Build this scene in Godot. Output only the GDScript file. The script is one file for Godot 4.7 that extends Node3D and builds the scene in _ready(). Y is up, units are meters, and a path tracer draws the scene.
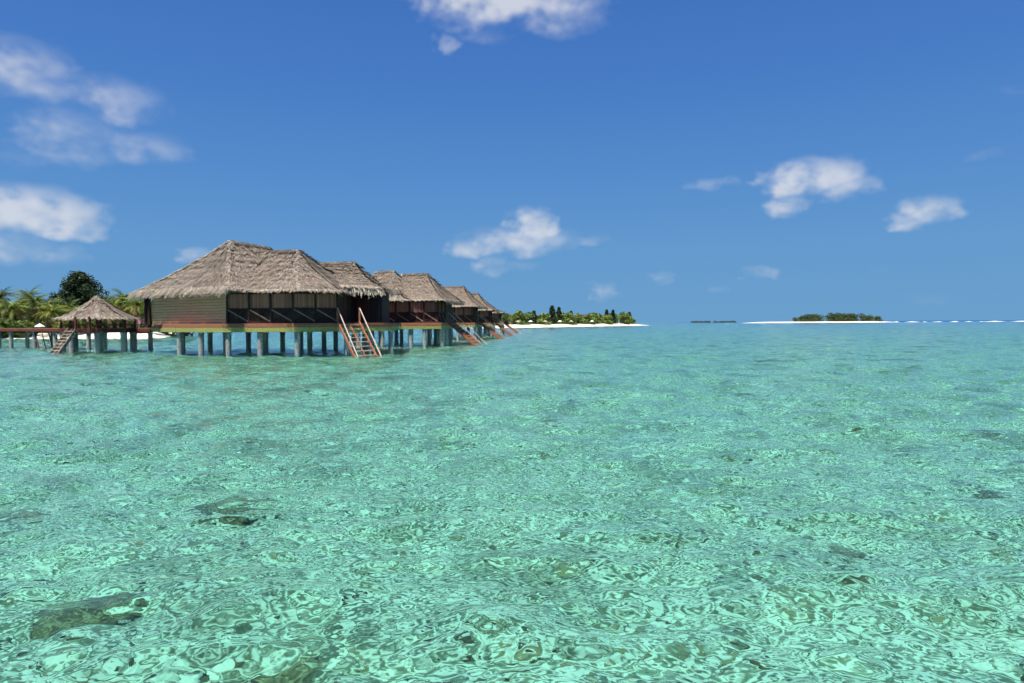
extends Node3D

# ---------------------------------------------------------------- helpers
var rng := RandomNumberGenerator.new()
var M := {}
var tile := PackedFloat32Array()
const TN := 512

func mat(called: String, col: Color, rough := 0.8, spec := 0.5) -> StandardMaterial3D:
	var m := StandardMaterial3D.new()
	m.resource_name = called
	m.albedo_color = col.linear_to_srgb()
	m.roughness = rough
	m.metallic_specular = spec
	M[called] = m
	return m

func noise_tex(seed_: int, freq: float, size: int, ramp: Array, type := FastNoiseLite.TYPE_SIMPLEX_SMOOTH, octaves := 5, normal := false, bump := 4.0) -> NoiseTexture2D:
	var n := FastNoiseLite.new()
	n.seed = seed_
	n.noise_type = type
	n.frequency = freq
	n.fractal_octaves = octaves
	var t := NoiseTexture2D.new()
	t.width = size
	t.height = size
	t.seamless = true
	t.noise = n
	t.as_normal_map = normal
	t.bump_strength = bump
	if ramp.size():
		var g := Gradient.new()
		var off := PackedFloat32Array()
		var cols := PackedColorArray()
		for r in ramp:
			off.append(r[0])
			cols.append((r[1] as Color).linear_to_srgb())
		g.offsets = off
		g.colors = cols
		t.color_ramp = g
	return t

# a periodic wave field: a sum of sines whose wave numbers fit the tile
func make_wave_tile() -> void:
	var r := RandomNumberGenerator.new()
	r.seed = 77
	var ks := []
	for i in 90:
		var k := exp(lerpf(log(7.0), log(52.0), float(i) / 89.0))
		var a := PI * 0.5 + r.randfn(0.12, 0.8)
		var kx := roundi(k * cos(a))
		var ky := roundi(k * sin(a))
		if kx == 0 and ky == 0:
			ky = 1
		var kk := sqrt(float(kx * kx + ky * ky))
		ks.append([kx, ky, r.randf() * TAU, pow(kk, -1.25)])
	tile.resize(TN * TN)
	var sins := PackedFloat32Array()
	sins.resize(TN)
	for i in TN:
		sins[i] = sin(TAU * i / TN)
	var peak := 0.0
	for w in ks:
		var kx: int = w[0]
		var ky: int = w[1]
		var ph := int(w[2] / TAU * TN)
		var am: float = w[3]
		for y in TN:
			var base := (ky * y + ph) & (TN - 1)
			var row := y * TN
			for x in TN:
				tile[row + x] += am * sins[(base + kx * x) & (TN - 1)]
	var s := 0.0
	for v in tile:
		s += v * v
	s = sqrt(s / tile.size())
	for i in tile.size():
		var v := tile[i] / s
		tile[i] = v + 0.12 * v * v - 0.12      # peaked crests, flat troughs

func tile_at(u: float, v: float) -> float:
	u = (u - floorf(u)) * TN
	v = (v - floorf(v)) * TN
	var x0 := int(u) & (TN - 1)
	var y0 := int(v) & (TN - 1)
	var fx := u - floorf(u)
	var fy := v - floorf(v)
	var x1 := (x0 + 1) & (TN - 1)
	var y1 := (y0 + 1) & (TN - 1)
	return lerpf(lerpf(tile[y0 * TN + x0], tile[y0 * TN + x1], fx), lerpf(tile[y1 * TN + x0], tile[y1 * TN + x1], fx), fy)

func wave(x: float, z: float) -> float:
	var h := 0.017 * tile_at(x / 7.0, z / 7.0)
	h += 0.036 * tile_at((x * 0.94 + z * 0.34) / 23.0, (z * 0.94 - x * 0.34) / 23.0)
	return h

func grid_mesh(rows: PackedFloat32Array, half: Callable, cols: int, height: Callable) -> ArrayMesh:
	var v := PackedVector3Array()
	var nr := rows.size()
	for z in rows:
		var hx: float = half.call(z)
		for c in cols + 1:
			var x := lerpf(-hx, hx, float(c) / cols)
			v.append(Vector3(x, height.call(x, z), z))
	var nn := PackedVector3Array()
	nn.resize(v.size())
	var w := cols + 1
	for r in nr:
		for c in w:
			var a := v[r * w + maxi(c - 1, 0)]
			var b := v[r * w + mini(c + 1, cols)]
			var d := v[maxi(r - 1, 0) * w + c]
			var e := v[mini(r + 1, nr - 1) * w + c]
			nn[r * w + c] = (d - e).cross(b - a).normalized()
			if nn[r * w + c].y < 0:
				nn[r * w + c] = -nn[r * w + c]
	var idx := PackedInt32Array()
	for r in nr - 1:
		for c in cols:
			var i := r * w + c
			idx.append_array([i, i + w, i + 1, i + 1, i + w, i + w + 1])
	var arr := []
	arr.resize(Mesh.ARRAY_MAX)
	arr[Mesh.ARRAY_VERTEX] = v
	arr[Mesh.ARRAY_NORMAL] = nn
	arr[Mesh.ARRAY_INDEX] = idx
	var m := ArrayMesh.new()
	m.add_surface_from_arrays(Mesh.PRIMITIVE_TRIANGLES, arr)
	return m

func structure(called: String, mesh: Mesh, m: Material, label := "", category := "") -> MeshInstance3D:
	var o := MeshInstance3D.new()
	o.name = called
	o.mesh = mesh
	o.material_override = m
	o.set_meta("kind", "structure")
	if label:
		o.set_meta("label", label)
		o.set_meta("category", category)
	add_child(o, true)
	return o

# ---------------------------------------------------------------- sky
# each cloud: puffs of [azimuth, elevation, half width, half height (degrees), strength]
const CLOUDS := [
	[[0.01, 25.15, 6.43, 1.71, 1.00], [-3.31, 24.05, 3.31, 1.21, 0.55], [4.13, 23.86, 3.28, 1.35, 0.50], [-5.23, 21.93, 0.82, 0.63, 0.45], [-2.25, 22.54, 1.82, 0.56, 0.25]],
	[[-35.39, 16.70, 2.97, 1.71, 0.56], [-32.57, 15.94, 2.42, 1.15, 0.41], [-29.66, 15.59, 2.70, 1.32, 0.54], [-32.63, 12.80, 2.92, 1.71, 0.46], [-28.32, 12.64, 2.91, 1.04, 0.45], [-35.79, 11.40, 1.68, 0.64, 0.19], [-26.18, 15.09, 0.54, 0.35, 0.15]],
	[[-35.04, 7.61, 3.86, 1.47, 1.00], [-32.76, 6.83, 2.05, 0.96, 0.90], [-36.19, 5.12, 2.24, 1.07, 0.50], [-33.03, 4.88, 1.31, 0.62, 0.42]],
	[[-24.86, 5.29, 1.18, 0.52, 0.55]],
	[[1.73, 7.87, 1.83, 1.22, 1.00], [0.72, 6.65, 4.00, 1.07, 0.70], [-3.88, 6.09, 1.50, 0.66, 0.62], [-1.80, 4.68, 1.34, 0.74, 0.50], [0.71, 4.75, 1.50, 0.41, 0.25], [6.54, 6.74, 1.64, 0.33, 0.30]],
	[[7.77, 2.36, 0.98, 0.74, 0.45], [7.03, 2.95, 0.58, 0.33, 0.30]],
	[[23.66, 10.66, 3.14, 1.24, 1.00], [25.59, 9.90, 2.13, 0.80, 0.80], [21.82, 8.79, 1.42, 0.75, 0.70], [20.21, 10.63, 0.88, 0.45, 0.40]],
	[[16.31, 10.89, 1.83, 0.38, 0.38], [17.83, 11.10, 0.38, 0.30, 0.30]],
	[[31.27, 7.69, 1.91, 0.84, 0.75], [30.04, 7.09, 1.24, 0.50, 0.60]],
	[[20.09, 3.80, 1.03, 0.47, 0.50], [19.05, 3.60, 0.60, 0.31, 0.30]],
	[[12.39, 3.60, 0.95, 0.41, 0.35]],
	[[16.63, 2.55, 0.69, 0.32, 0.22]],
	[[34.75, 11.22, 1.22, 0.33, 0.20]],
	[[35.92, 15.11, 0.86, 0.31, 0.14]],
	[[31.57, 1.46, 1.44, 0.43, 0.12]],
	[[28.16, 3.67, 0.65, 0.29, 0.12]],

]
const EXPOSURE := 1.85

func sky_color(el: float) -> Color:
	var stops := [[-5.0, Color8(108, 161, 203)], [1.0, Color8(107, 160, 204)], [6.0, Color8(100, 154, 206)], [12.0, Color8(86, 140, 203)], [19.0, Color8(72, 124, 196)], [27.0, Color8(63, 112, 187)], [50.0, Color8(50, 95, 170)], [90.0, Color8(42, 84, 158)]]
	for i in stops.size() - 1:
		if el <= stops[i + 1][0]:
			var t: float = clampf((el - stops[i][0]) / (stops[i + 1][0] - stops[i][0]), 0, 1)
			return (stops[i][1] as Color).srgb_to_linear().lerp((stops[i + 1][1] as Color).srgb_to_linear(), t) * (1.0 / EXPOSURE)
	return (stops[-1][1] as Color).srgb_to_linear() * (1.0 / EXPOSURE)

func make_sky() -> ImageTexture:
	var W := 4096
	var H := 2048
	var im := Image.create_empty(W, H, false, Image.FORMAT_RGBF)
	for y in H:
		im.fill_rect(Rect2i(0, y, W, 1), sky_color(90.0 - (y + 0.5) / H * 180.0))
	var all := CLOUDS.duplicate()
	var r := RandomNumberGenerator.new()
	r.seed = 5
	for i in 26:                       # the same fair-weather clouds all round
		var az := r.randf_range(48, 312)
		var el := r.randf_range(6, 40)
		var w := r.randf_range(2, 6)
		all.append([[az, el, w, w * 0.38, r.randf_range(0.5, 1.0)], [az + w * 0.7, el - 0.5, w * 0.7, w * 0.26, 0.7], [az - w * 0.6, el - 0.8, w * 0.5, w * 0.2, 0.5]])
	var n := FastNoiseLite.new()
	n.seed = 21
	n.noise_type = FastNoiseLite.TYPE_SIMPLEX_SMOOTH
	n.frequency = 1.0
	n.fractal_octaves = 4
	n.fractal_gain = 0.42
	for cl in all:
		var lo := Vector2(1e9, 1e9)
		var hi := Vector2(-1e9, -1e9)
		for b in cl:
			lo = lo.min(Vector2(b[0] - b[2] * 1.9, b[1] - b[3] * 2.2))
			hi = hi.max(Vector2(b[0] + b[2] * 1.9, b[1] + b[3] * 2.2))
		var y0 := int((90.0 - hi.y) / 180.0 * H)
		var y1 := int((90.0 - lo.y) / 180.0 * H)
		for y in range(maxi(y0, 0), mini(y1, H / 2 - 2)):
			var el := 90.0 - (y + 0.5) / H * 180.0
			for x in range(int(lo.x / 360.0 * W), int(hi.x / 360.0 * W)):
				var az := (x + 0.5) / W * 360.0
				var d := 0.0
				var f := n.get_noise_2d(az * 0.30, el * 0.46)
				var f2 := n.get_noise_2d(az * 0.75 + 40.0, el * 1.1)
				var wx := az + 0.9 * f2
				var wy := el + 0.45 * f
				for b in cl:
					var u: float = (wx - b[0]) / (b[2] * 1.15)
					var v: float = (wy - b[1]) / (b[3] * (1.25 if wy > b[1] else 0.95))
					var q := u * u + v * v
					if q < 2.0:
						d = maxf(d, b[4] * (1.0 - q * 0.62))
				if d <= 0.0:
					continue
				d = d * (0.78 + 0.55 * f + 0.20 * f2)
				var a := smoothstep(0.0, 0.95, d) * 0.82
				if a > 0.002:
					var px := posmod(x, W)
					var c := im.get_pixel(px, y)
					im.set_pixel(px, y, c.lerp(Color(0.70, 0.73, 0.79) * (1.0 / EXPOSURE), a))
	return ImageTexture.create_from_image(im)

# ---------------------------------------------------------------- mesh collecting
class Buf:
	var v := PackedVector3Array()
	var n := PackedVector3Array()
	var c := PackedColorArray()
	func tri(p: Vector3, q: Vector3, r: Vector3, col := Color.WHITE) -> void:
		var nn := (r - p).cross(q - p).normalized()
		v.append_array([p, q, r])
		n.append_array([nn, nn, nn])
		c.append_array([col, col, col])
	func quad(p: Vector3, q: Vector3, r: Vector3, s: Vector3, col := Color.WHITE) -> void:
		tri(p, q, r, col)
		tri(p, r, s, col)
	func tube(pts: Array, radii: Array, sides: int, col := Color.WHITE) -> void:
		var rings := []
		for k in pts.size():
			var d: Vector3 = (pts[mini(k + 1, pts.size() - 1)] - pts[maxi(k - 1, 0)]).normalized()
			var a := d.cross(Vector3.RIGHT if absf(d.x) < 0.8 else Vector3.UP).normalized()
			var b := d.cross(a)
			var ring := []
			for s in sides:
				var t := TAU * s / sides
				ring.append([pts[k] + (a * cos(t) + b * sin(t)) * radii[k], a * cos(t) + b * sin(t)])
			rings.append(ring)
		for k in pts.size() - 1:
			for s in sides:
				var e := (s + 1) % sides
				var p = rings[k][s]
				var q = rings[k][e]
				var r = rings[k + 1][e]
				var w = rings[k + 1][s]
				var order := [p, q, r, p, r, w]
				if (r[0] - p[0]).cross(q[0] - p[0]).dot(p[1]) < 0:
					order = [p, r, q, p, w, r]
				for o in order:
					v.append(o[0])
					n.append(o[1])
					c.append(col)
		for k in [0, pts.size() - 1]:
			for s in range(1, sides - 1):
				if k == 0:
					tri(rings[k][0][0], rings[k][s][0], rings[k][s + 1][0], col)
				else:
					tri(rings[k][0][0], rings[k][s + 1][0], rings[k][s][0], col)
	func mesh() -> ArrayMesh:
		var arr := []
		arr.resize(Mesh.ARRAY_MAX)
		arr[Mesh.ARRAY_VERTEX] = v
		arr[Mesh.ARRAY_NORMAL] = n
		arr[Mesh.ARRAY_COLOR] = c
		var m := ArrayMesh.new()
		m.add_surface_from_arrays(Mesh.PRIMITIVE_TRIANGLES, arr)
		return m

func P(x: float, y: float, depth: float) -> Vector3:
	return Vector3(x, y, -depth)

func thing(called: String, at: Vector3, label: String, category: String, group := "") -> Node3D:
	var o := Node3D.new()
	o.name = numbered(called)
	o.position = at
	tag(o, label, category, group)
	add_child(o, true)
	return o

var used := {}
func numbered(called: String) -> String:
	used[called] = used.get(called, -1) + 1
	return called if used[called] == 0 else "%s_%03d" % [called, used[called]]

func tag(o: Node3D, label: String, category: String, group := "", kind := "") -> void:
	o.set_meta("label", label)
	o.set_meta("category", category)
	if group:
		o.set_meta("group", group)
	if kind:
		o.set_meta("kind", kind)

func world_of(o: Node3D) -> Vector3:
	var p := o.position
	var q := o.get_parent()
	while q is Node3D and q != self:
		p += q.position
		q = q.get_parent()
	return p

# a part whose mesh is given in world coordinates round the point `at`
func part(parent: Node3D, called: String, mesh: Mesh, m: Material, at := Vector3.ZERO, b := Basis.IDENTITY) -> MeshInstance3D:
	var o := MeshInstance3D.new()
	o.name = called
	o.mesh = mesh
	o.material_override = m
	parent.add_child(o, true)
	o.transform = Transform3D(b, at - world_of(parent))
	return o

var boxes := {}
func box_mesh(size: Vector3) -> Mesh:
	var key := size.snapped(Vector3.ONE * 0.005)
	if not boxes.has(key):
		var st := SurfaceTool.new()
		# a box with chamfered edges
		var h := key * 0.5
		var ch := minf(0.012, minf(h.x, minf(h.y, h.z)) * 0.3)
		var buf := Buf.new()
		for ax in 3:
			for sg in [-1.0, 1.0]:
				var u := (ax + 1) % 3
				var w := (ax + 2) % 3
				var pts := []
				for q in [[-1, -1], [1, -1], [1, 1], [-1, 1]]:
					var p := Vector3.ZERO
					p[ax] = sg * h[ax]
					p[u] = q[0] * (h[u] - ch)
					p[w] = q[1] * (h[w] - ch)
					pts.append(p)
				if sg > 0:
					pts.reverse()
				buf.quad(pts[0], pts[1], pts[2], pts[3])
		for ax in 3:
			var u := (ax + 1) % 3
			var w := (ax + 2) % 3
			for q in [[-1, -1], [1, -1], [1, 1], [-1, 1]]:
				var a := Vector3.ZERO
				a[ax] = -(h[ax] - ch)
				a[u] = q[0] * h[u]
				a[w] = q[1] * (h[w] - ch)
				var b := a
				b[u] = q[0] * (h[u] - ch)
				b[w] = q[1] * h[w]
				var c := b
				c[ax] = -c[ax]
				var d := a
				d[ax] = -d[ax]
				var out := Vector3.ZERO
				out[u] = q[0]
				out[w] = q[1]
				if (c - a).cross(b - a).dot(out) > 0:
					buf.quad(a, b, c, d)
				else:
					buf.quad(d, c, b, a)
		boxes[key] = buf.mesh()
	return boxes[key]

# a bar from a to b (world), w wide and h high
func bar(parent: Node3D, called: String, a: Vector3, b: Vector3, w: float, h: float, m: Material) -> MeshInstance3D:
	var d := b - a
	var zz := d.normalized()
	var up := Vector3.UP if absf(zz.y) < 0.98 else Vector3.RIGHT
	var xx := up.cross(zz).normalized()
	var yy := zz.cross(xx)
	return part(parent, called, box_mesh(Vector3(w, h, d.length())), m, (a + b) * 0.5, Basis(xx, yy, zz))

# a flat slab with the given outline
func slab(outline: Array, y0: float, y1: float) -> ArrayMesh:
	var buf := Buf.new()
	var pts := PackedVector2Array()
	for p in outline:
		pts.append(Vector2(p[0], -p[1]))
	var t := Geometry2D.triangulate_polygon(pts)
	for k in range(0, t.size(), 3):
		var a := pts[t[k]]
		var b := pts[t[k + 1]]
		var c := pts[t[k + 2]]
		for y in [y0, y1]:
			var p := Vector3(a.x, y, a.y)
			var q := Vector3(b.x, y, b.y)
			var r := Vector3(c.x, y, c.y)
			if ((r - p).cross(q - p).y > 0) == (y == y1):
				buf.tri(p, q, r)
			else:
				buf.tri(p, r, q)
	var mid := Vector2.ZERO
	for p in pts:
		mid += p / pts.size()
	for k in pts.size():
		var a := pts[k]
		var b := pts[(k + 1) % pts.size()]
		var p := Vector3(a.x, y0, a.y)
		var q := Vector3(b.x, y0, b.y)
		var r := Vector3(b.x, y1, b.y)
		var s := Vector3(a.x, y1, a.y)
		var m2 := (a + b) * 0.5 - mid
		if (r - p).cross(q - p).dot(Vector3(m2.x, 0, m2.y)) > 0:
			buf.quad(p, q, r, s)
		else:
			buf.quad(s, r, q, p)
	return buf.mesh()

# ---------------------------------------------------------------- thatch
var tn := FastNoiseLite.new()

func thatch_grey(pale := 0.0) -> Color:
	var k := rng.randf_range(0.55, 1.25)
	var warm := rng.randf()
	return Color(0.225, 0.190, 0.156).lerp(Color(0.212, 0.196, 0.178), warm).lerp(Color(0.37, 0.34, 0.28), pale) * k

func thatch_roof(parent: Node3D, eave: Array, ridge: Array, assign: Array, fringe: Array, density: float) -> Node3D:
	var body := Buf.new()
	var straw := Buf.new()
	var hem := Buf.new()
	var cap := Buf.new()
	var ne := eave.size()
	var mid := Vector3.ZERO
	for e in eave:
		mid += e / ne
	var faces := []
	for k in ne:
		var j := (k + 1) % ne
		faces.append([eave[k], eave[j], ridge[assign[j]], ridge[assign[k]]])
	var fi := 0
	for f in faces:
		var e0: Vector3 = f[0]
		var e1: Vector3 = f[1]
		var r1: Vector3 = f[2]
		var r0: Vector3 = f[3]
		var nrm := (r0 + r1 - e0 - e1).cross(e1 - e0).normalized()
		if nrm.y < 0:
			nrm = -nrm
		var at := func(s: float, t: float) -> Vector3:
			var p := e0.lerp(e1, s).lerp(r0.lerp(r1, s), t)
			return p + nrm * ((-0.22 * sin(PI * t) + 0.10 * tn.get_noise_3d(p.x * 2.2, p.y * 2.2, p.z * 2.2)) * (1.0 if t < 0.97 else 0.0))
		var nu := maxi(4, int((e1 - e0).length() / 0.6))
		var nv := 10
		for u in nu:
			for w in nv:
				var a: Vector3 = at.call(float(u) / nu, float(w) / nv)
				var b: Vector3 = at.call(float(u + 1) / nu, float(w) / nv)
				var c: Vector3 = at.call(float(u + 1) / nu, float(w + 1) / nv)
				var d: Vector3 = at.call(float(u) / nu, float(w + 1) / nv)
				var g := Color(0.15, 0.125, 0.10)
				if (c - a).cross(b - a).y > 0:
					body.quad(a, b, c, d, g)
				else:
					body.quad(d, c, b, a, g)
		# laid straw in courses
		var h := ((r0 + r1) - (e0 + e1)).length() * 0.5
		var bottom := (e1 - e0).length()
		var top := (r1 - r0).length()
		var count := int(h * (bottom + top) * 0.5 * density)
		for k in count:
			var t := rng.randf()
			if rng.randf() > lerpf(bottom, top, t) / maxf(bottom, top):
				t *= rng.randf()
			if rng.randf() < 0.6:
				t = (floorf(t * 9.0) + rng.randf() * 0.35) / 9.0      # courses
			var s := rng.randf()
			var p: Vector3 = at.call(s, t)
			var down := ((e0.lerp(e1, s)) - (r0.lerp(r1, s))).normalized()
			var side := nrm.cross(down).normalized()
			down = (down + side * rng.randf_range(-0.28, 0.28)).normalized()
			var L := rng.randf_range(0.22, 0.55)
			var w := rng.randf_range(0.025, 0.065)
			var a := p + nrm * 0.015
			var b := p + down * L + nrm * rng.randf_range(0.02, 0.10)
			straw.quad(a - side * w, a + side * w, b + side * w * 0.4, b - side * w * 0.4, thatch_grey())
		# the eave: hanging or trimmed ends
		var len: float = fringe[fi]
		var out := Vector3(nrm.x, 0, nrm.z).normalized()
		var along := (e1 - e0).normalized()
		for k in int(bottom * (42 if len < 0.5 else 75)):
			var s := rng.randf()
			var p := e0.lerp(e1, s) + nrm * rng.randf_range(-0.02, 0.06) - (e0 + e1 - r0 - r1).normalized() * rng.randf_range(0.0, 0.35 if len > 0.3 else 0.12)
			var clump := 0.8 + (0.5 if len > 0.3 else 0.15) * tn.get_noise_2d(p.x * 9.0, p.z * 9.0)
			var L := len * rng.randf_range(0.6, 1.15) * clump
			var dir := (Vector3.DOWN + out * (rng.randf_range(0.25, 0.75) if len < 0.5 else rng.randf_range(0.4, 1.1)) + along * rng.randf_range(-0.3, 0.3)).normalized()
			var w := rng.randf_range(0.025, 0.06)
			var b := p + dir * (L + (0.2 if len > 0.3 else 0.04))
			hem.quad(p - along * w, p + along * w, b + along * w * 0.35, b - along * w * 0.35, thatch_grey(rng.randf_range(0.2, 0.95) if len > 0.3 else rng.randf_range(0.7, 1.7)))
		# the hip line: straw bent over the edge
		var hl := (r0 - e0).length()
		for k in int(hl * 26):
			var t := rng.randf()
			var p: Vector3 = at.call(0.0, t) + nrm * 0.04
			var dir := ((e0 - r0).normalized() * 0.8 + along * rng.randf_range(-0.9, 0.9)).normalized()
			var side := nrm.cross(dir).normalized()
			var w := rng.randf_range(0.03, 0.06)
			var b := p + dir * rng.randf_range(0.25, 0.5) + nrm * 0.05
			cap.quad(p - side * w, p + side * w, b + side * w * 0.4, b - side * w * 0.4, thatch_grey(rng.randf_range(0.1, 0.7)))
		fi += 1
	# underside
	for k in ne:
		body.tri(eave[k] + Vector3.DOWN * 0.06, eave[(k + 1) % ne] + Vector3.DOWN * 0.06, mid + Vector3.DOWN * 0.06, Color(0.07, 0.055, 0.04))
	# ridge roll
	if (ridge[0] - ridge[1]).length() > 0.2:
		for k in int((ridge[0] - ridge[1]).length() * 50):
			var p: Vector3 = (ridge[0] as Vector3).lerp(ridge[1], rng.randf()) + Vector3.UP * rng.randf_range(0.0, 0.06)
			var across: Vector3 = (ridge[1] - ridge[0]).normalized().cross(Vector3.UP) * (1 if rng.randf() < 0.5 else -1)
			var al: Vector3 = (ridge[1] - ridge[0]).normalized()
			var b: Vector3 = p + (across + Vector3.DOWN * 0.75 + al * rng.randf_range(-0.3, 0.3)).normalized() * rng.randf_range(0.3, 0.55) + Vector3.UP * 0.05
			cap.quad(p - al * 0.05, p + al * 0.05, b + al * 0.02, b - al * 0.02, thatch_grey(0.0) * 0.7)
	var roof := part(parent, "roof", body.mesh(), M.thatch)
	part(roof, "thatch", straw.mesh(), M.thatch).set_meta("kind", "stuff")
	part(roof, "eave_fringe", hem.mesh(), M.thatch).set_meta("kind", "stuff")
	part(roof, "hip_cap", cap.mesh(), M.thatch).set_meta("kind", "stuff")
	return roof

# ---------------------------------------------------------------- huts
var stilt_meshes := {}
func stilt(parent: Node3D, x: float, depth: float, top: float, r := 0.2) -> void:
	var key := "%.2f %.2f" % [top, r]
	if not stilt_meshes.has(key):
		var b := Buf.new()
		b.tube([Vector3(0, -1.6, 0), Vector3(0, top - 0.22, 0), Vector3(0, top - 0.2, 0), Vector3(0, top, 0)], [r, r, r * 1.12, r * 1.12], 14)
		stilt_meshes[key] = b.mesh()
	part(parent, "stilt", stilt_meshes[key], M.concrete, P(x, 0, depth))

func inside(outline: Array, x: float, d: float) -> bool:
	var pts := PackedVector2Array()
	for p in outline:
		pts.append(Vector2(p[0], p[1]))
	return Geometry2D.is_point_in_polygon(Vector2(x, d), pts)

func platform(parent: Node3D, outline: Array, top: float, spacing: float, front_edges: int) -> void:
	part(parent, "deck", slab(outline, top - 0.10, top), M.deck)
	var n := outline.size()
	for k in n:
		var a = outline[k]
		var b = outline[(k + 1) % n]
		var A := P(a[0], 0, a[1])
		var B := P(b[0], 0, b[1])
		bar(parent, "fascia_board", A + Vector3.UP * (top - 0.16), B + Vector3.UP * (top - 0.16), 0.07, 0.27, M.terracotta)
		var inn := Vector3.ZERO
		for p in outline:
			inn += P(p[0], 0, p[1]) / n
		var off := (inn - (A + B) * 0.5).normalized() * 0.08
		bar(parent, "beam", A + off + Vector3.UP * (top - 0.46), B + off + Vector3.UP * (top - 0.46), 0.2, 0.33, M.green_paint)
	# stilts: along the front edges, then a grid under the floor
	var done := []
	for k in front_edges:
		var a = outline[k]
		var b = outline[k + 1]
		var L := Vector2(b[0] - a[0], b[1] - a[1]).length()
		var m := maxi(1, roundi(L / spacing))
		for i in m + (1 if k == front_edges - 1 else 0):
			var t := clampf(float(i) / m, 0.04, 0.96)
			var q := Vector2(lerpf(a[0], b[0], t), lerpf(a[1], b[1], t) + 0.35)
			done.append(q)
			stilt(parent, q.x, q.y, top - 0.62)
	var lo := Vector2(1e9, 1e9)
	var hi := -lo
	for p in outline:
		lo = lo.min(Vector2(p[0], p[1]))
		hi = hi.max(Vector2(p[0], p[1]))
	var x := lo.x + 0.7
	while x < hi.x:
		var d := lo.y + 1.4
		while d < hi.y:
			var q := Vector2(x, d) + Vector2(rng.randf_range(-0.3, 0.3), rng.randf_range(-0.3, 0.3))
			if inside(outline, q.x, q.y) and done.all(func(o): return o.distance_to(q) > 1.3):
				stilt(parent, q.x, q.y, top - 0.62)
			d += spacing * 1.5
		x += spacing * 1.3

# a veranda side of dark timber: blinds above, crossed braces below
func veranda(parent: Node3D, a: Array, b: Array, y0: float, y1: float, bays: int) -> void:
	var A := P(a[0], 0, a[1])
	var B := P(b[0], 0, b[1])
	var dir := (B - A).normalized()
	var out := dir.cross(Vector3.UP).normalized()
	if out.dot(Vector3.BACK + Vector3.RIGHT * 0.3) < 0:
		out = -out
	var ym := lerpf(y0, y1, 0.46)
	var U := Vector3.UP
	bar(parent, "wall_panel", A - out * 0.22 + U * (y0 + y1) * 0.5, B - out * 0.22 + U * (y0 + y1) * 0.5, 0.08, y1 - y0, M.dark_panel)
	bar(parent, "top_rail", A + U * (y1 - 0.07), B + U * (y1 - 0.07), 0.13, 0.13, M.timber)
	bar(parent, "middle_rail", A + U * ym, B + U * ym, 0.11, 0.09, M.timber)
	bar(parent, "bottom_rail", A + U * (y0 + 0.06), B + U * (y0 + 0.06), 0.12, 0.12, M.timber)
	var L := (B - A).length() / bays
	for k in bays + 1:
		var p := A + dir * L * k + out * 0.01
		bar(parent, "post", p + U * y0, p + U * y1, 0.14, 0.14, M.timber)
	for k in bays:
		var p := A + dir * (L * k + 0.07)
		var q := A + dir * (L * (k + 1) - 0.07)
		var e := (p + q) * 0.5
		# a blind of upright canes
		var buf := Buf.new()
		var nc := 14
		for i in nc:
			var s := p.lerp(q, (i + 0.5) / nc) - out * (0.02 + 0.015 * (i % 2)) 
			var wd := (q - p).length() / nc * 0.45
			var g := rng.randf_range(0.7, 1.25)
			var col := Color(0.34, 0.14, 0.105) * g
			var drop := ym + 0.06 + rng.randf_range(-0.02, 0.03)
			var c0 := s - dir * wd
			var c1 := s + dir * wd
			buf.quad(c1 + U * drop, c0 + U * drop, c0 + U * (y1 - 0.13), c1 + U * (y1 - 0.13), col)
			buf.quad(c0 - out * 0.02 + U * drop, c1 - out * 0.02 + U * drop, c1 - out * 0.02 + U * (y1 - 0.13), c0 - out * 0.02 + U * (y1 - 0.13), col)
		part(parent, "blind", buf.mesh(), M.vertex)
		bar(parent, "short_post", e + U * (y0 + 0.1), e + U * (ym - 0.04), 0.08, 0.08, M.timber)
		var f := out * 0.035
		bar(parent, "brace", p + f + U * (ym - 0.05), q + f + U * (y0 + 0.13), 0.05, 0.09, M.weathered)
		bar(parent, "brace", p - f + U * (y0 + 0.13), q - f + U * (ym - 0.05), 0.05, 0.09, M.timber)

func board_wall(parent: Node3D, a: Array, b: Array, y0: float, y1: float, m: Material, board := 0.21) -> void:
	var n := roundi((y1 - y0) / board)
	var h := (y1 - y0) / n
	for k in n:
		var y := y0 + h * (k + 0.5)
		var j := rng.randf_range(-0.006, 0.006)
		bar(parent, "wall_board", P(a[0], y, a[1] + j), P(b[0], y, b[1] + j), 0.06, h - 0.022, m)
	bar(parent, "wall_panel", P(a[0], (y0 + y1) * 0.5, a[1] + 0.09), P(b[0], (y0 + y1) * 0.5, b[1] + 0.09), 0.05, y1 - y0, M.dark_panel)

func plain_wall(parent: Node3D, a: Array, b: Array, y0: float, y1: float) -> void:
	bar(parent, "wall", P(a[0], (y0 + y1) * 0.5, a[1]), P(b[0], (y0 + y1) * 0.5, b[1]), 0.12, y1 - y0, M.dark_panel)

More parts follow.
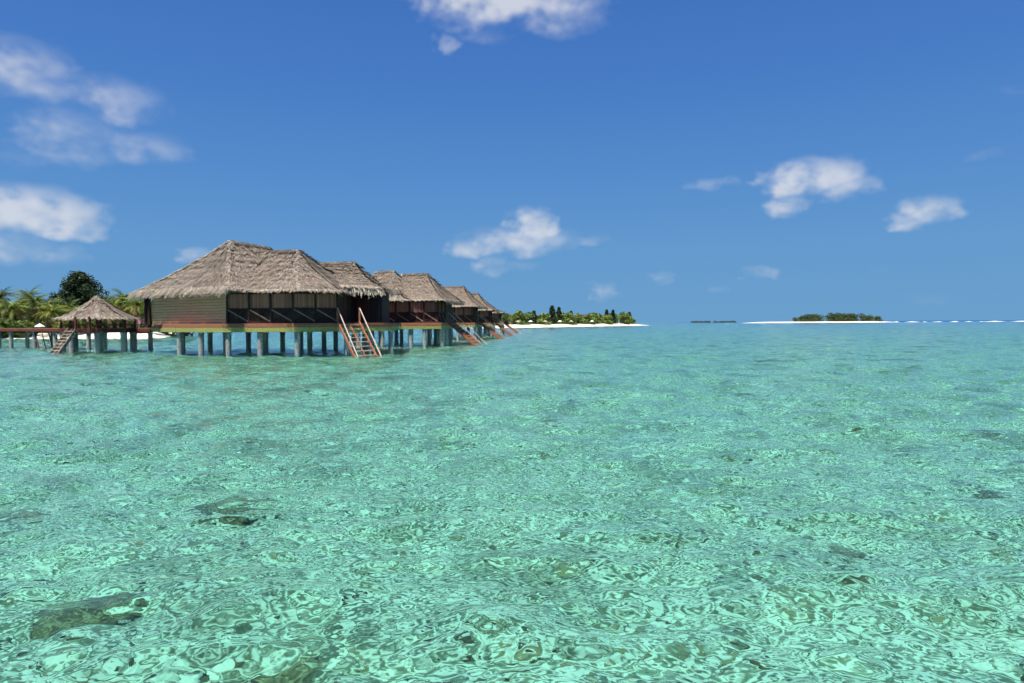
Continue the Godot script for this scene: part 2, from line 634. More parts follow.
# steps from the deck into the water; `top` is the corner on the side away from `across`
func staircase(parent: Node3D, top: Vector3, dir: Vector3, width: float, run: float, rails := true, wood: Material = null) -> void:
	if wood == null:
		wood = M.terracotta
	var o := Node3D.new()
	o.name = "staircase"
	parent.add_child(o, true)
	o.position = top - world_of(parent)
	var across := dir.cross(Vector3.UP).normalized()
	if across.x < 0:
		across = -across
	var drop := top.y + 0.35
	var foot := top + dir * run * (drop / top.y) + Vector3.DOWN * drop
	for w in [0.0, 0.5, 1.0]:
		bar(o, "stringer", top + across * width * w, foot + across * width * w, 0.07 if w != 0.5 else 0.05, 0.24 if w != 0.5 else 0.12, wood)
	var n := 9
	for k in n:
		var c := top.lerp(foot, (k + 0.6) / n)
		bar(o, "tread", c + across * 0.04, c + across * (width - 0.04), 0.26, 0.05, M.pale_wood)
	if rails:
		for w in [-0.02, 1.02]:
			var a: Vector3 = top + across * width * w
			bar(o, "newel_post", a + Vector3.DOWN * 0.1, a + Vector3.UP * 1.08, 0.11, 0.11, M.terracotta)
			var e: Vector3 = foot + dir * 0.75 + across * width * w
			bar(o, "handrail", a + Vector3.UP * 1.06, e, 0.075, 0.075, M.pale_wood)

# ---------------------------------------------------------------- plants
func green(base: Color, spread := 0.35) -> Color:
	var k := 1.0 + rng.randf_range(-spread, spread)
	return Color(base.r * k * rng.randf_range(0.8, 1.25), base.g * k, base.b * k * rng.randf_range(0.8, 1.1))

func palm(at: Vector3, h: float, lean: Vector2, label: String, base: Color) -> void:
	var o := thing("palm_tree", at, label, "palm tree", "coconut palms on the beach")
	var tb := Buf.new()
	var pts := []
	var rad := []
	for k in 9:
		var t := k / 8.0
		pts.append(Vector3(lean.x * t * t, h * t, lean.y * t * t))
		rad.append(lerpf(0.24, 0.12, t) + 0.015 * (k % 2))
	tb.tube(pts, rad, 8, Color(0.16, 0.13, 0.10))
	part(o, "trunk", tb.mesh(), M.vertex, at)
	var cb := Buf.new()
	var top: Vector3 = pts[8]
	var nf := 30
	for f in nf:
		var az := TAU * f / nf * 1.0 + rng.randf_range(-0.25, 0.25) + f * 2.4
		var pitch := lerpf(1.25, -0.65, float(f) / nf) + rng.randf_range(-0.15, 0.15)
		var L := rng.randf_range(2.9, 3.9)
		var hor := Vector3(cos(az), 0, sin(az))
		var p := top
		var segs := 9
		var col := green(base)
		if f > nf - 4:
			col = green(Color(0.14, 0.115, 0.045))
		var side := hor.cross(Vector3.UP)
		for k in segs:
			var d := (hor * cos(pitch) + Vector3.UP * sin(pitch)).normalized()
			var q := p + d * L / segs
			cb.quad(p - side * 0.03, p + side * 0.03, q + side * 0.025, q - side * 0.025, col)
			var ll := 0.85 * sin(PI * (0.12 + 0.85 * (k + 0.5) / segs))
			for m in 3:
				var r := p.lerp(q, m / 3.0)
				for sg in [-1.0, 1.0]:
					var ld: Vector3 = (side * sg * 0.85 + d * 0.55 + Vector3.DOWN * rng.randf_range(0.15, 0.75)).normalized()
					var e := r + ld * ll * rng.randf_range(0.8, 1.1)
					cb.tri(r - d * 0.05, r + d * 0.06, e, green(col, 0.2))
			p = q
			pitch -= rng.randf_range(0.10, 0.20)
	part(o, "crown", cb.mesh(), M.leaf, at)

func clump(b: Buf, at: Vector3, r: Vector3, count: int, size: float, base: Color) -> void:
	for k in count:
		var d := Vector3(rng.randfn(), rng.randfn(), rng.randfn()).normalized()
		var p := at + d * r * pow(rng.randf(), 0.33)
		var u := Vector3(rng.randfn(), rng.randfn() * 0.6, rng.randfn()).normalized()
		var w := u.cross((d + Vector3(rng.randfn(), rng.randfn(), rng.randfn()) * 0.5).normalized()).normalized()
		var s := size * rng.randf_range(0.6, 1.3)
		b.quad(p - u * s, p - w * s * 0.45, p + u * s, p + w * s * 0.45, green(base))

# a broad shrub or tree; crown of many leaf clumps on a forked trunk
func leafy(called: String, at: Vector3, h: float, w: float, base: Color, label: String, category: String, group: String, leaf := 0.3, count := 2200, low := 0.15) -> void:
	var o := thing(called, at, label, category, group)
	var tb := Buf.new()
	var cb := Buf.new()
	tb.tube([Vector3.ZERO, Vector3(0.1, h * 0.3, 0), Vector3(0.0, h * 0.55, 0.1), Vector3(0.05, h * 0.85, 0)], [0.05 * h * 0.5, 0.04 * h * 0.5, 0.02 * h, 0.01], 7, Color(0.10, 0.085, 0.07))
	var nc := 16
	for k in nc:
		var t := rng.randf()
		var y := h * lerpf(low, 0.9, t)
		var rr := w * 0.5 * sqrt(maxf(0.05, 1.0 - pow(absf(t - 0.3) / 0.75, 2.0)))
		var az := rng.randf() * TAU
		var q := Vector3(cos(az) * rr * rng.randf_range(0.25, 0.8), y, sin(az) * rr * rng.randf_range(0.25, 0.8))
		tb.tube([Vector3(0, h * 0.25 + y * 0.3, 0), q * Vector3(0.5, 0.8, 0.5), q], [0.016 * h, 0.01 * h, 0.004 * h], 5, Color(0.10, 0.085, 0.07))
		var s := w * rng.randf_range(0.17, 0.27)
		clump(cb, q, Vector3(s, minf(s * 0.8, h * 0.25), s), count / nc, leaf, base * rng.randf_range(0.8, 1.2))
	part(o, "trunk", tb.mesh(), M.vertex, at)
	part(o, "crown", cb.mesh(), M.leaf, at)

# a needle tree: whorls of drooping limbs round a straight trunk
func needle_tree(at: Vector3, h: float, w: float, base: Color, label: String, group := "", count := 7000, leaf := 0.22) -> void:
	var o := thing("casuarina_tree", at, label, "tree", group)
	var tb := Buf.new()
	var cb := Buf.new()
	tb.tube([Vector3.ZERO, Vector3(0.1, h * 0.5, 0), Vector3(0, h * 0.97, 0)], [h * 0.022, h * 0.014, 0.03], 8, Color(0.09, 0.075, 0.065))
	var nl := 46
	for k in nl:
		var t := pow((k + 0.5) / nl, 0.85)
		var y := h * lerpf(0.16, 0.97, t)
		var rr := w * 0.5 * (minf(1.0, 0.55 + 2.2 * t) * pow(1.0 - t * 0.97, 0.62)) * rng.randf_range(0.6, 1.12)
		var az := k * 2.4 + rng.randf_range(-0.4, 0.4)
		var tip := Vector3(cos(az) * rr, y + rr * 0.35, sin(az) * rr)
		tb.tube([Vector3(0, y, 0), tip], [h * 0.006, 0.015], 5, Color(0.09, 0.075, 0.065))
		for m in 3:
			var q := Vector3(0, y, 0).lerp(tip, 0.4 + 0.3 * m)
			var s := w * 0.085 * rng.randf_range(0.8, 1.3)
			clump(cb, q, Vector3(s, s * 1.05, s), count / nl / 3, leaf, base * rng.randf_range(0.75, 1.25))
	part(o, "trunk", tb.mesh(), M.vertex, at)
	part(o, "crown", cb.mesh(), M.leaf, at)

func parasol(at: Vector3, h: float, r: float, m: Material, label: String, group: String) -> void:
	var o := thing("beach_parasol", at, label, "parasol", group)
	var b := Buf.new()
	var apex := Vector3(0, h, 0)
	for k in 8:
		var a := TAU * k / 8
		var e := TAU * (k + 1) / 8
		b.tri(apex, Vector3(cos(a) * r, h * 0.72, sin(a) * r), Vector3(cos(e) * r, h * 0.72, sin(e) * r))
		b.quad(Vector3(cos(a) * r, h * 0.72, sin(a) * r), Vector3(cos(a) * r, h * 0.66, sin(a) * r), Vector3(cos(e) * r, h * 0.66, sin(e) * r), Vector3(cos(e) * r, h * 0.72, sin(e) * r))
	part(o, "canopy", b.mesh(), m, at)
	var p := Buf.new()
	p.tube([Vector3.ZERO, Vector3(0, h * 1.02, 0)], [0.04, 0.03], 6)
	part(o, "pole", p.mesh(), M.pale_wood, at)

var rocks := []
func rock_mesh(seed_: int, spiky: float) -> ArrayMesh:
	var n := FastNoiseLite.new()
	n.seed = seed_
	n.frequency = 1.0
	n.fractal_octaves = 4
	var v := PackedVector3Array()
	var nu := 30
	var nv := 18
	var pos := func(i: int, j: int) -> Vector3:
		var th := PI * j / nv
		var ph := TAU * (i % nu) / nu
		var d := Vector3(sin(th) * cos(ph), cos(th), sin(th) * sin(ph))
		var r := 1.0 + spiky * n.get_noise_3dv(d * 1.3) + spiky * 0.6 * absf(n.get_noise_3dv(d * 4.0 + Vector3.ONE * 9.0))
		return d * r
	var st := SurfaceTool.new()
	st.begin(Mesh.PRIMITIVE_TRIANGLES)
	st.set_smooth_group(0)
	for i in nu:
		for j in nv:
			for q in [[0, 0], [1, 1], [0, 1], [0, 0], [1, 0], [1, 1]]:
				st.add_vertex(pos.call(i + q[0], j + q[1]))
	st.index()
	st.generate_normals()
	return st.commit()

func coral(x: float, depth: float, size: Vector3, turn: float, label: String, group := "") -> void:
	var o := MeshInstance3D.new()
	o.name = numbered("coral_head")
	o.mesh = rocks[used["coral_head"] % rocks.size()]
	o.material_override = M.coral
	o.position = P(x, bed(x, -depth) + size.y * 0.25, depth)
	o.scale = size * 0.5
	o.rotation.y = turn
	tag(o, label, "coral", group)
	add_child(o, true)

var bn := FastNoiseLite.new()
func bed(x: float, z: float) -> float:
	return -1.28 + 0.16 * bn.get_noise_2d(x * 0.35, z * 0.35) + 0.05 * bn.get_noise_2d(x * 2.2 + 50.0, z * 2.2)

const NTH := ["first", "second", "third", "fourth", "fifth", "sixth", "seventh", "eighth", "ninth", "tenth", "eleventh", "twelfth", "thirteenth", "fourteenth", "fifteenth", "sixteenth", "seventeenth", "eighteenth", "nineteenth", "twentieth"]

func beach(x0: float, x1: float, d0: float, d1: float, shore: Callable, rise: float, run: float) -> ArrayMesh:
	var rows := PackedFloat32Array()
	for k in 41:
		rows.append(-lerpf(d0, d1, k / 40.0))
	var mesh := grid_mesh(rows, func(_z): return (x1 - x0) * 0.5, 60, func(x, z):
		var q: float = shore.call(x + (x0 + x1) * 0.5, -z)
		return clampf(rise * q / run, -1.5, rise) + (0.12 * bn.get_noise_2d(x * 0.2, z * 0.2) if q > 0 else 0.0))
	return mesh

func _ready() -> void:
	rng.seed = 11
	tn.seed = 4
	tn.frequency = 0.3
	bn.seed = 9
	bn.frequency = 1.0
	# camera
	var cam := Camera3D.new()
	cam.name = "camera"
	cam.fov = 53.1
	cam.position = Vector3(0, 2.25, 0)
	cam.rotation_degrees = Vector3(-1.55, 0, -0.35)
	cam.near = 0.1
	cam.far = 30000
	add_child(cam)
	# sky and exposure
	var env := Environment.new()
	env.background_mode = Environment.BG_SKY
	var sm := PanoramaSkyMaterial.new()
	sm.panorama = make_sky()
	env.sky = Sky.new()
	env.sky.sky_material = sm
	env.tonemap_mode = Environment.TONE_MAPPER_LINEAR
	env.tonemap_exposure = EXPOSURE
	env.sdfgi_enabled = true
	env.ssao_enabled = true
	env.ssil_enabled = true
	var we := WorldEnvironment.new()
	we.name = "environment"
	we.environment = env
	add_child(we)
	# sun: high, to the left and a little behind the camera
	var sun := DirectionalLight3D.new()
	sun.name = "sun"
	sun.light_energy = 1.55
	sun.light_color = Color(1.0, 0.96, 0.9)
	sun.light_angular_distance = 0.5
	sun.shadow_enabled = true
	add_child(sun)
	sun.look_at_from_position(Vector3(-0.25, 1.24, 0.38), Vector3.ZERO)
	make_wave_tile()
	materials()
	setting()
	print("setting")
	first_hut()
	other_huts()
	jetty_and_gazebo()
	print("huts")
	left_beach()
	far_shores()
	lagoon_floor()

func materials() -> void:
	var m := mat("thatch", Color.WHITE, 0.95, 0.1)
	m.vertex_color_use_as_albedo = true
	m = mat("vertex", Color.WHITE, 0.85, 0.2)
	m.vertex_color_use_as_albedo = true
	m = mat("leaf", Color.WHITE, 0.6, 0.3)
	m.vertex_color_use_as_albedo = true
	m.backlight_enabled = true
	m.backlight = Color(0.5, 0.5, 0.5)
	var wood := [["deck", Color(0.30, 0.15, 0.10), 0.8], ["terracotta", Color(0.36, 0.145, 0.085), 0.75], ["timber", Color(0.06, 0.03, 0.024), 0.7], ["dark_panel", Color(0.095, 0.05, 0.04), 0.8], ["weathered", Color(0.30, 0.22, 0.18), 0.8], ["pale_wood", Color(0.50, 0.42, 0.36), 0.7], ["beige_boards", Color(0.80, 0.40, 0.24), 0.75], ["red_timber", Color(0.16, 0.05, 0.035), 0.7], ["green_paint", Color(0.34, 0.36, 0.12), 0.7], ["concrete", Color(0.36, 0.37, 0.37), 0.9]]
	var grain := noise_tex(31, 0.03, 256, [[0.2, Color(0.55, 0.55, 0.55)], [0.5, Color(0.85, 0.85, 0.85)], [0.8, Color(1, 1, 1)]])
	for w in wood:
		m = mat(w[0], w[1], w[2], 0.3)
		m.albedo_texture = grain
		m.uv1_triplanar = true
		m.uv1_world_triplanar = true
		m.uv1_scale = Vector3(0.6, 2.2, 0.6) if w[0] != "concrete" else Vector3.ONE * 0.7
	mat("red_cloth", Color(0.50, 0.05, 0.06), 0.9, 0.2)
	mat("pink_cloth", Color(0.62, 0.22, 0.23), 0.9, 0.2)
	mat("white_cloth", Color(0.75, 0.73, 0.68), 0.9, 0.2)
	m = mat("coral", Color.WHITE, 0.95, 0.1)
	m.albedo_texture = noise_tex(8, 0.035, 256, [[0.2, Color(0.05, 0.045, 0.035)], [0.42, Color(0.12, 0.105, 0.07)], [0.6, Color(0.24, 0.21, 0.13)], [0.8, Color(0.5, 0.46, 0.32)]])
	m.uv1_triplanar = true
	m.uv1_world_triplanar = true
	m.uv1_scale = Vector3.ONE / 0.9
	m = mat("beach_sand", Color(0.62, 0.60, 0.54), 0.95, 0.1)
	mat("foam", Color(0.85, 0.87, 0.88), 0.9, 0.1)
	mat("deep_water", Color(0.018, 0.085, 0.23), 0.6, 0.0)

func setting() -> void:
	# sandy lagoon floor
	var sand := mat("sand", Color(1, 1, 1), 0.95, 0.1)
	sand.albedo_texture = noise_tex(3, 0.03, 1024, [[0.0, Color(0.10, 0.12, 0.09)], [0.35, Color(0.13, 0.15, 0.115)], [0.44, Color(0.27, 0.28, 0.23)], [0.51, Color(0.46, 0.46, 0.41)], [0.58, Color(0.70, 0.69, 0.64)], [0.66, Color(0.94, 0.93, 0.90)], [1.0, Color(0.96, 0.95, 0.92)]], FastNoiseLite.TYPE_SIMPLEX_SMOOTH, 6)
	sand.uv1_triplanar = true
	sand.uv1_world_triplanar = true
	sand.uv1_scale = Vector3.ONE / 4.3
	sand.detail_enabled = true
	sand.detail_blend_mode = BaseMaterial3D.BLEND_MODE_MUL
	sand.detail_uv_layer = BaseMaterial3D.DETAIL_UV_2
	sand.uv2_triplanar = true
	sand.uv2_world_triplanar = true
	sand.uv2_scale = Vector3.ONE / 16.0
	sand.detail_albedo = noise_tex(14, 0.012, 512, [[0.22, Color(0.55, 0.56, 0.52)], [0.4, Color(0.86, 0.87, 0.85)], [0.6, Color(1, 1, 1)]])
	var rows := PackedFloat32Array()
	var z := 3.0
	while z > -9000:
		rows.append(z)
		z -= maxf(0.06, -z * 0.02)
	structure("seabed", grid_mesh(rows, func(zz): return 9.0 + absf(zz) * 1.25, 170, bed), sand, "pale sandy lagoon floor seen through the clear water", "seabed")
	# water
	var water := mat("water", Color(0.33, 0.92, 0.73), 0.0, 0.04)
	water.albedo_color.a = 0.0
	water.transparency = BaseMaterial3D.TRANSPARENCY_ALPHA
	water.refraction_enabled = true
	water.refraction_scale = 0.023
	var hm := Image.create_empty(TN, TN, false, Image.FORMAT_RF)
	for yy in TN:
		for xx in TN:
			hm.set_pixel(xx, yy, Color(0.5 + 0.15 * tile[yy * TN + xx], 0, 0))
	water.heightmap_enabled = true
	water.heightmap_texture = ImageTexture.create_from_image(hm)
	water.heightmap_scale = 2.1
	water.uv1_triplanar = true
	water.uv1_world_triplanar = true
	water.uv1_scale = Vector3.ONE / 2.7
	rows = PackedFloat32Array()
	z = 1.5
	while z > -8500:
		rows.append(z)
		z -= 0.035 if z > -2.0 else clampf((-z) * 0.006, 0.02, 1e9)
	structure("water", grid_mesh(rows, func(zz): return 4.0 + absf(zz) * 1.1, 420, wave), water, "clear turquoise lagoon water with small wind ripples", "water")

func first_hut() -> void:
	var h := thing("stilt_hut", P(-20, 0, 54), "big thatched stilt hut with the beige board wall, closest of the row", "hut", "thatched huts on stilts")
	var out := [[-25.4, 51.6], [-20.7, 49.05], [-15.4, 48.2], [-12.2, 49.5], [-9.2, 52.4], [-9.9, 60.5], [-26, 62], [-29.6, 56.2]]
	platform(h, out, 2.33, 2.55, 4)
	board_wall(h, [-29.0, 55.2], [-20.6, 49.4], 2.2, 4.75, M.beige_boards)
	bar(h, "corner_post", P(-29.2, 2.3, 55.1), P(-29.2, 4.8, 55.1), 0.2, 0.2, M.timber)
	bar(h, "corner_post", P(-29.9, 2.3, 55.9), P(-29.9, 4.8, 55.9), 0.2, 0.2, M.timber)
	bar(h, "sill_beam", P(-28.6, 2.2, 54.75), P(-20.7, 2.2, 49.25), 0.16, 0.2, M.timber)
	veranda(h, [-20.5, 49.3], [-15.5, 48.45], 2.34, 4.56, 3)
	veranda(h, [-15.5, 48.45], [-12.7, 49.85], 2.34, 4.56, 2)
	# the entrance: open porch with a dark back wall
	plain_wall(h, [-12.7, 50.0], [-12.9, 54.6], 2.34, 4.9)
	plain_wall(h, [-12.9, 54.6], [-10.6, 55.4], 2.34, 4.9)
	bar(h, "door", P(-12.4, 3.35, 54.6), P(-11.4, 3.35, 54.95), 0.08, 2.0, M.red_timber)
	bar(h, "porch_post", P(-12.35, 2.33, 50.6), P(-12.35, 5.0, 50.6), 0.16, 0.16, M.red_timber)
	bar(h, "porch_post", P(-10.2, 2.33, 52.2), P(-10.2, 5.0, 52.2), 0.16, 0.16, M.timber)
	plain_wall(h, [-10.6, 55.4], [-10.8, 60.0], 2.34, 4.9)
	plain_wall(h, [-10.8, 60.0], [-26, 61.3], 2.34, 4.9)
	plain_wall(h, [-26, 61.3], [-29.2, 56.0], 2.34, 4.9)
	var y := 4.78
	thatch_roof(h, [P(-31.2, y + 0.1, 56.2), P(-19.9, y, 48.0), P(-14.3, y, 54), P(-17.5, y, 61.5), P(-27, y, 62.8)], [P(-21.7, 8.74, 53), P(-19.7, 8.5, 55.4)], [0, 0, 1, 1, 1], [0.62, 0.25, 0.3, 0.3, 0.45], 52.0)
	y = 4.64
	thatch_roof(h, [P(-20.2, y, 49.0), P(-14.8, y, 47.3), P(-12.2, y - 0.02, 49.2), P(-11.8, y + 0.2, 57), P(-19, y + 0.2, 58.5)], [P(-16.1, 7.84, 51.6), P(-19.3, 8.12, 54.6)], [1, 0, 0, 0, 1], [0.12, 0.12, 0.2, 0.3, 0.3], 52.0)
	y = 5.05
	thatch_roof(h, [P(-13.3, y, 50.7), P(-9.7, y - 0.1, 51.8), P(-10.2, y, 58), P(-10.6, y, 61), P(-16.5, y, 60.5)], [P(-12.8, 7.28, 55.5), P(-15.9, 7.3, 56.4)], [1, 0, 0, 0, 1], [0.72, 0.6, 0.3, 0.3, 0.3], 52.0)
	staircase(h, P(-12.6, 2.36, 49.55), Vector3(0.54, 0, 0.84), 1.6, 3.3)

func other_huts() -> void:
	var g := "thatched huts on stilts"
	# second hut
	var h := thing("stilt_hut", P(-10, 0, 73), "thatched stilt hut with two hipped roofs, second from the beige wall", "hut", g)
	platform(h, [[-15.0, 65.8], [-13.0, 66.9], [-6.9, 67.1], [-6.5, 72.2], [-6.6, 80], [-16, 80]], 2.33, 2.6, 3)
	veranda(h, [-14.4, 68.3], [-7.3, 67.7], 2.34, 4.5, 5)
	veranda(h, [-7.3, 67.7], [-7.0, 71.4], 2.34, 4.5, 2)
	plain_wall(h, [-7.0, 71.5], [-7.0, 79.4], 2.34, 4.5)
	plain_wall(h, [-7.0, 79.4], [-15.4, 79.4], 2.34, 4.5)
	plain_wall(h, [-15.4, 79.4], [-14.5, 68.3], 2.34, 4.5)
	var y := 4.58
	thatch_roof(h, [P(-16.2, y, 69), P(-11.8, y, 67.1), P(-8, y, 70), P(-9, y, 78.5), P(-16.5, y, 79.5)], [P(-12.6, 7.9, 73), P(-14.6, 7.9, 74)], [1, 0, 0, 0, 1], [0.2, 0.12, 0.2, 0.3, 0.3], 30.0)
	thatch_roof(h, [P(-12, y, 68.4), P(-6.6, y, 66.9), P(-5.3, y - 0.1, 70.6), P(-5.6, y, 79.5), P(-13, y, 79.8)], [P(-8.9, 7.5, 72), P(-11.7, 7.55, 73)], [1, 0, 0, 0, 1], [0.14, 0.4, 0.4, 0.3, 0.3], 30.0)
	thatch_roof(h, [P(-12.9, y - 0.02, 67.4), P(-11.4, y - 0.02, 66.4), P(-9.9, y - 0.02, 67.3), P(-11.4, y + 0.9, 70)], [P(-11.4, 5.75, 68.2), P(-11.4, 5.75, 68.25)], [0, 0, 1, 1], [0.1, 0.1, 0.1, 0.05], 30.0)
	staircase(h, P(-6.6, 2.36, 70.6), Vector3(0.95, 0, 0.31), 1.4, 3.0)
	# third, fourth and fifth huts recede in a row
	var rows := [
		[P(-8, 0, 98), "thatched stilt hut with one plain hipped roof, third along the row", [[-12.2, 92.8], [-5.0, 92.8], [-4.6, 97.6], [-4.8, 105], [-13, 105]], [-11.8, 93.8], [-5.3, 93.6], [-5.1, 97.4], [-5.2, 104.4], [-12.4, 104.4],
			[P(-12.7, 4.58, 93), P(-4.6, 4.58, 92.7), P(-3.5, 4.5, 96.6), P(-4, 4.58, 105.5), P(-13.2, 4.58, 105.5)], [P(-6.9, 7.5, 97), P(-10.2, 7.5, 98)], P(-4.65, 2.36, 96.4)],
		[P(-7, 0, 121), "small distant thatched stilt hut, fourth along the row", [[-11.2, 115.8], [-3.5, 115.8], [-3.1, 120.6], [-3.2, 128], [-12, 128]], [-10.8, 116.8], [-3.8, 116.6], [-3.6, 120.2], [-3.7, 127.5], [-11.5, 127.5],
			[P(-11.6, 4.5, 116), P(-3.1, 4.5, 115.7), P(-2.3, 4.42, 119.7), P(-3, 4.5, 128.5), P(-12.3, 4.5, 128.5)], [P(-6.0, 7.5, 120), P(-9.2, 7.5, 121)], P(-3.1, 2.36, 119.4)],
		[P(-6, 0, 147), "farthest thatched stilt hut, mostly hidden at the end of the row", [[-9.4, 141.8], [-2.1, 141.8], [-1.8, 146.6], [-2.2, 154], [-10, 154]], [-9.0, 142.8], [-2.5, 142.6], [-2.3, 146.2], [-2.6, 153.5], [-9.5, 153.5],
			[P(-9.6, 4.4, 142), P(-1.7, 4.4, 141.7), P(-1.1, 4.3, 145.7), P(-2, 4.4, 154.5), P(-10.2, 4.4, 154.5)], [P(-5.6, 6.9, 146), P(-8.2, 6.9, 147)], P(-1.8, 2.36, 145.4)],
	]
	var k := 0
	for r in rows:
		h = thing("stilt_hut", r[0], r[1], "hut", g)
		platform(h, r[2], 2.33, 2.7, 3 if k == 0 else 2)
		veranda(h, r[3], r[4], 2.34, 4.45, 5 - k)
		veranda(h, r[4], r[5], 2.34, 4.45, 2)
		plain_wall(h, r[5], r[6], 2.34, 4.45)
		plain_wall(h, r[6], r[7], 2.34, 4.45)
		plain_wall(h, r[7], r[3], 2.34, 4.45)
		thatch_roof(h, r[8], r[9], [1, 0, 0, 0, 1], [0.15, 0.4, 0.4, 0.2, 0.2], 16.0 - 4.0 * k)
		staircase(h, r[10], Vector3(0.98, 0, 0.2).normalized(), 1.4, 3.0)
		k += 1

func jetty_and_gazebo() -> void:
	# the walkway from the beach side to the huts
	var j := thing("jetty", P(-40, 0, 62), "long brown walkway on stilts running behind the open gazebo", "jetty")
	var path := [[-73, 82], [-50.0, 71.5], [-41.5, 65.0], [-36.0, 62.6], [-29.6, 58.4]]
	for k in path.size() - 1:
		var a := P(path[k][0], 0, path[k][1])
		var b := P(path[k + 1][0], 0, path[k + 1][1])
		var d := (b - a).normalized()
		var s := d.cross(Vector3.UP).normalized()
		var L := (b - a).length()
		var n := int(L / 0.3)
		for i in n:
			var p := a + d * (i + 0.5) * L / n + Vector3.UP * 1.98
			bar(j, "plank", p - s * 1.05, p + s * 1.05, L / n - 0.015, 0.05, M.deck)
		for w in [-1.0, 1.0]:
			bar(j, "edge_beam", a + s * w * 1.08 + Vector3.UP * 1.84, b + s * w * 1.08 + Vector3.UP * 1.84, 0.1, 0.3, M.red_timber)
		var m := maxi(1, int(L / 4.6))
		for i in m:
			for w in [-0.8, 0.8]:
				var q: Vector3 = a + d * L * (i + 0.5) / m + s * w
				stilt(j, q.x, -q.z, 1.68, 0.19)
			var c := a + d * L * (i + 0.5) / m + Vector3.UP * 1.62
			bar(j, "cross_beam", c - s * 1.0, c + s * 1.0, 0.22, 0.16, M.dark_panel)
	staircase(j, P(-48.4, 1.95, 69.2), Vector3(0.75, 0, 0.65).normalized(), 1.2, 1.6, false, M.dark_panel)
	# gazebo
	var g := thing("gazebo", P(-35.6, 0, 59), "small open gazebo with pointed thatched roof on the walkway", "gazebo")
	var out := []
	for k in 8:
		var a := TAU * (k + 0.5) / 8
		out.append([-35.6 + 3.1 * cos(a), 58.9 - 2.4 * sin(a)])
	part(g, "deck", slab(out, 1.92, 2.03), M.deck)
	for k in 8:
		var a = out[k]
		var b = out[(k + 1) % 8]
		bar(g, "fascia_board", P(a[0], 1.82, a[1]), P(b[0], 1.82, b[1]), 0.07, 0.34, M.red_timber)
		stilt(g, a[0] * 0.9 - 3.56, a[1] * 0.9 + 5.89, 1.66, 0.22)
		bar(g, "roof_post", P(a[0] * 0.93 - 2.49, 2.0, a[1] * 0.93 + 4.12), P(a[0] * 0.93 - 2.49, 2.86, a[1] * 0.93 + 4.12), 0.15, 0.15, M.red_timber)
		if k != 5:
			bar(g, "bench_rail", P(a[0] * 0.95 - 1.78, 2.3, a[1] * 0.95 + 2.945), P(b[0] * 0.95 - 1.78, 2.3, b[1] * 0.95 + 2.945), 0.1, 0.12, M.red_timber)
	for x in [-35.95, -34.8]:
		bar(g, "gate_post", P(x, 1.7, 56.3), P(x, 3.0, 56.3), 0.16, 0.16, M.red_timber)
	var eave := []
	for k in 8:
		var a := TAU * (k + 0.5) / 8
		eave.append(P(-35.6 + 3.35 * cos(a), 2.86, 58.9 + 2.6 * sin(a)))
	thatch_roof(g, eave, [P(-35.6, 4.8, 58.9), P(-35.65, 4.8, 58.9)], [0, 0, 0, 0, 0, 0, 0, 0], [0.1, 0.1, 0.1, 0.1, 0.1, 0.1, 0.1, 0.1], 52.0)
	staircase(g, P(-36.5, 1.95, 56.2), Vector3(-0.5, 0, 0.87).normalized(), 1.25, 1.35, false, M.weathered)
	# a red cloth on a stand beside the beige hut wall
	var c := thing("cloth_stand", P(-30.4, 2.0, 56.6), "faded red cloth hung on a small wooden stand beside the beige hut wall", "cloth")
	for x in [-30.75, -30.05]:
		bar(c, "stand_post", P(x, 2.0, 56.4), P(x, 2.78, 56.4), 0.06, 0.06, M.pale_wood)
	bar(c, "stand_bar", P(-30.85, 2.78, 56.4), P(-29.95, 2.78, 56.4), 0.05, 0.05, M.pale_wood)
	var cb := Buf.new()
	for k in 8:
		var x := -30.8 + 0.8 * k / 8.0
		var o := 0.05 * sin(k * 1.9)
		var o2 := 0.05 * sin((k + 1) * 1.9)
		cb.quad(P(x, 2.38 + 0.04 * sin(k * 2.7), 56.25 + o), P(x, 2.82, 56.37), P(x + 0.1, 2.82, 56.37), P(x + 0.1, 2.38 + 0.04 * sin(k * 2.7 + 2.7), 56.25 + o2))
		cb.quad(P(x + 0.1, 2.82, 56.37), P(x, 2.82, 56.37), P(x, 2.5, 56.5), P(x + 0.1, 2.5, 56.5))
	part(c, "cloth", cb.mesh(), M.pink_cloth)

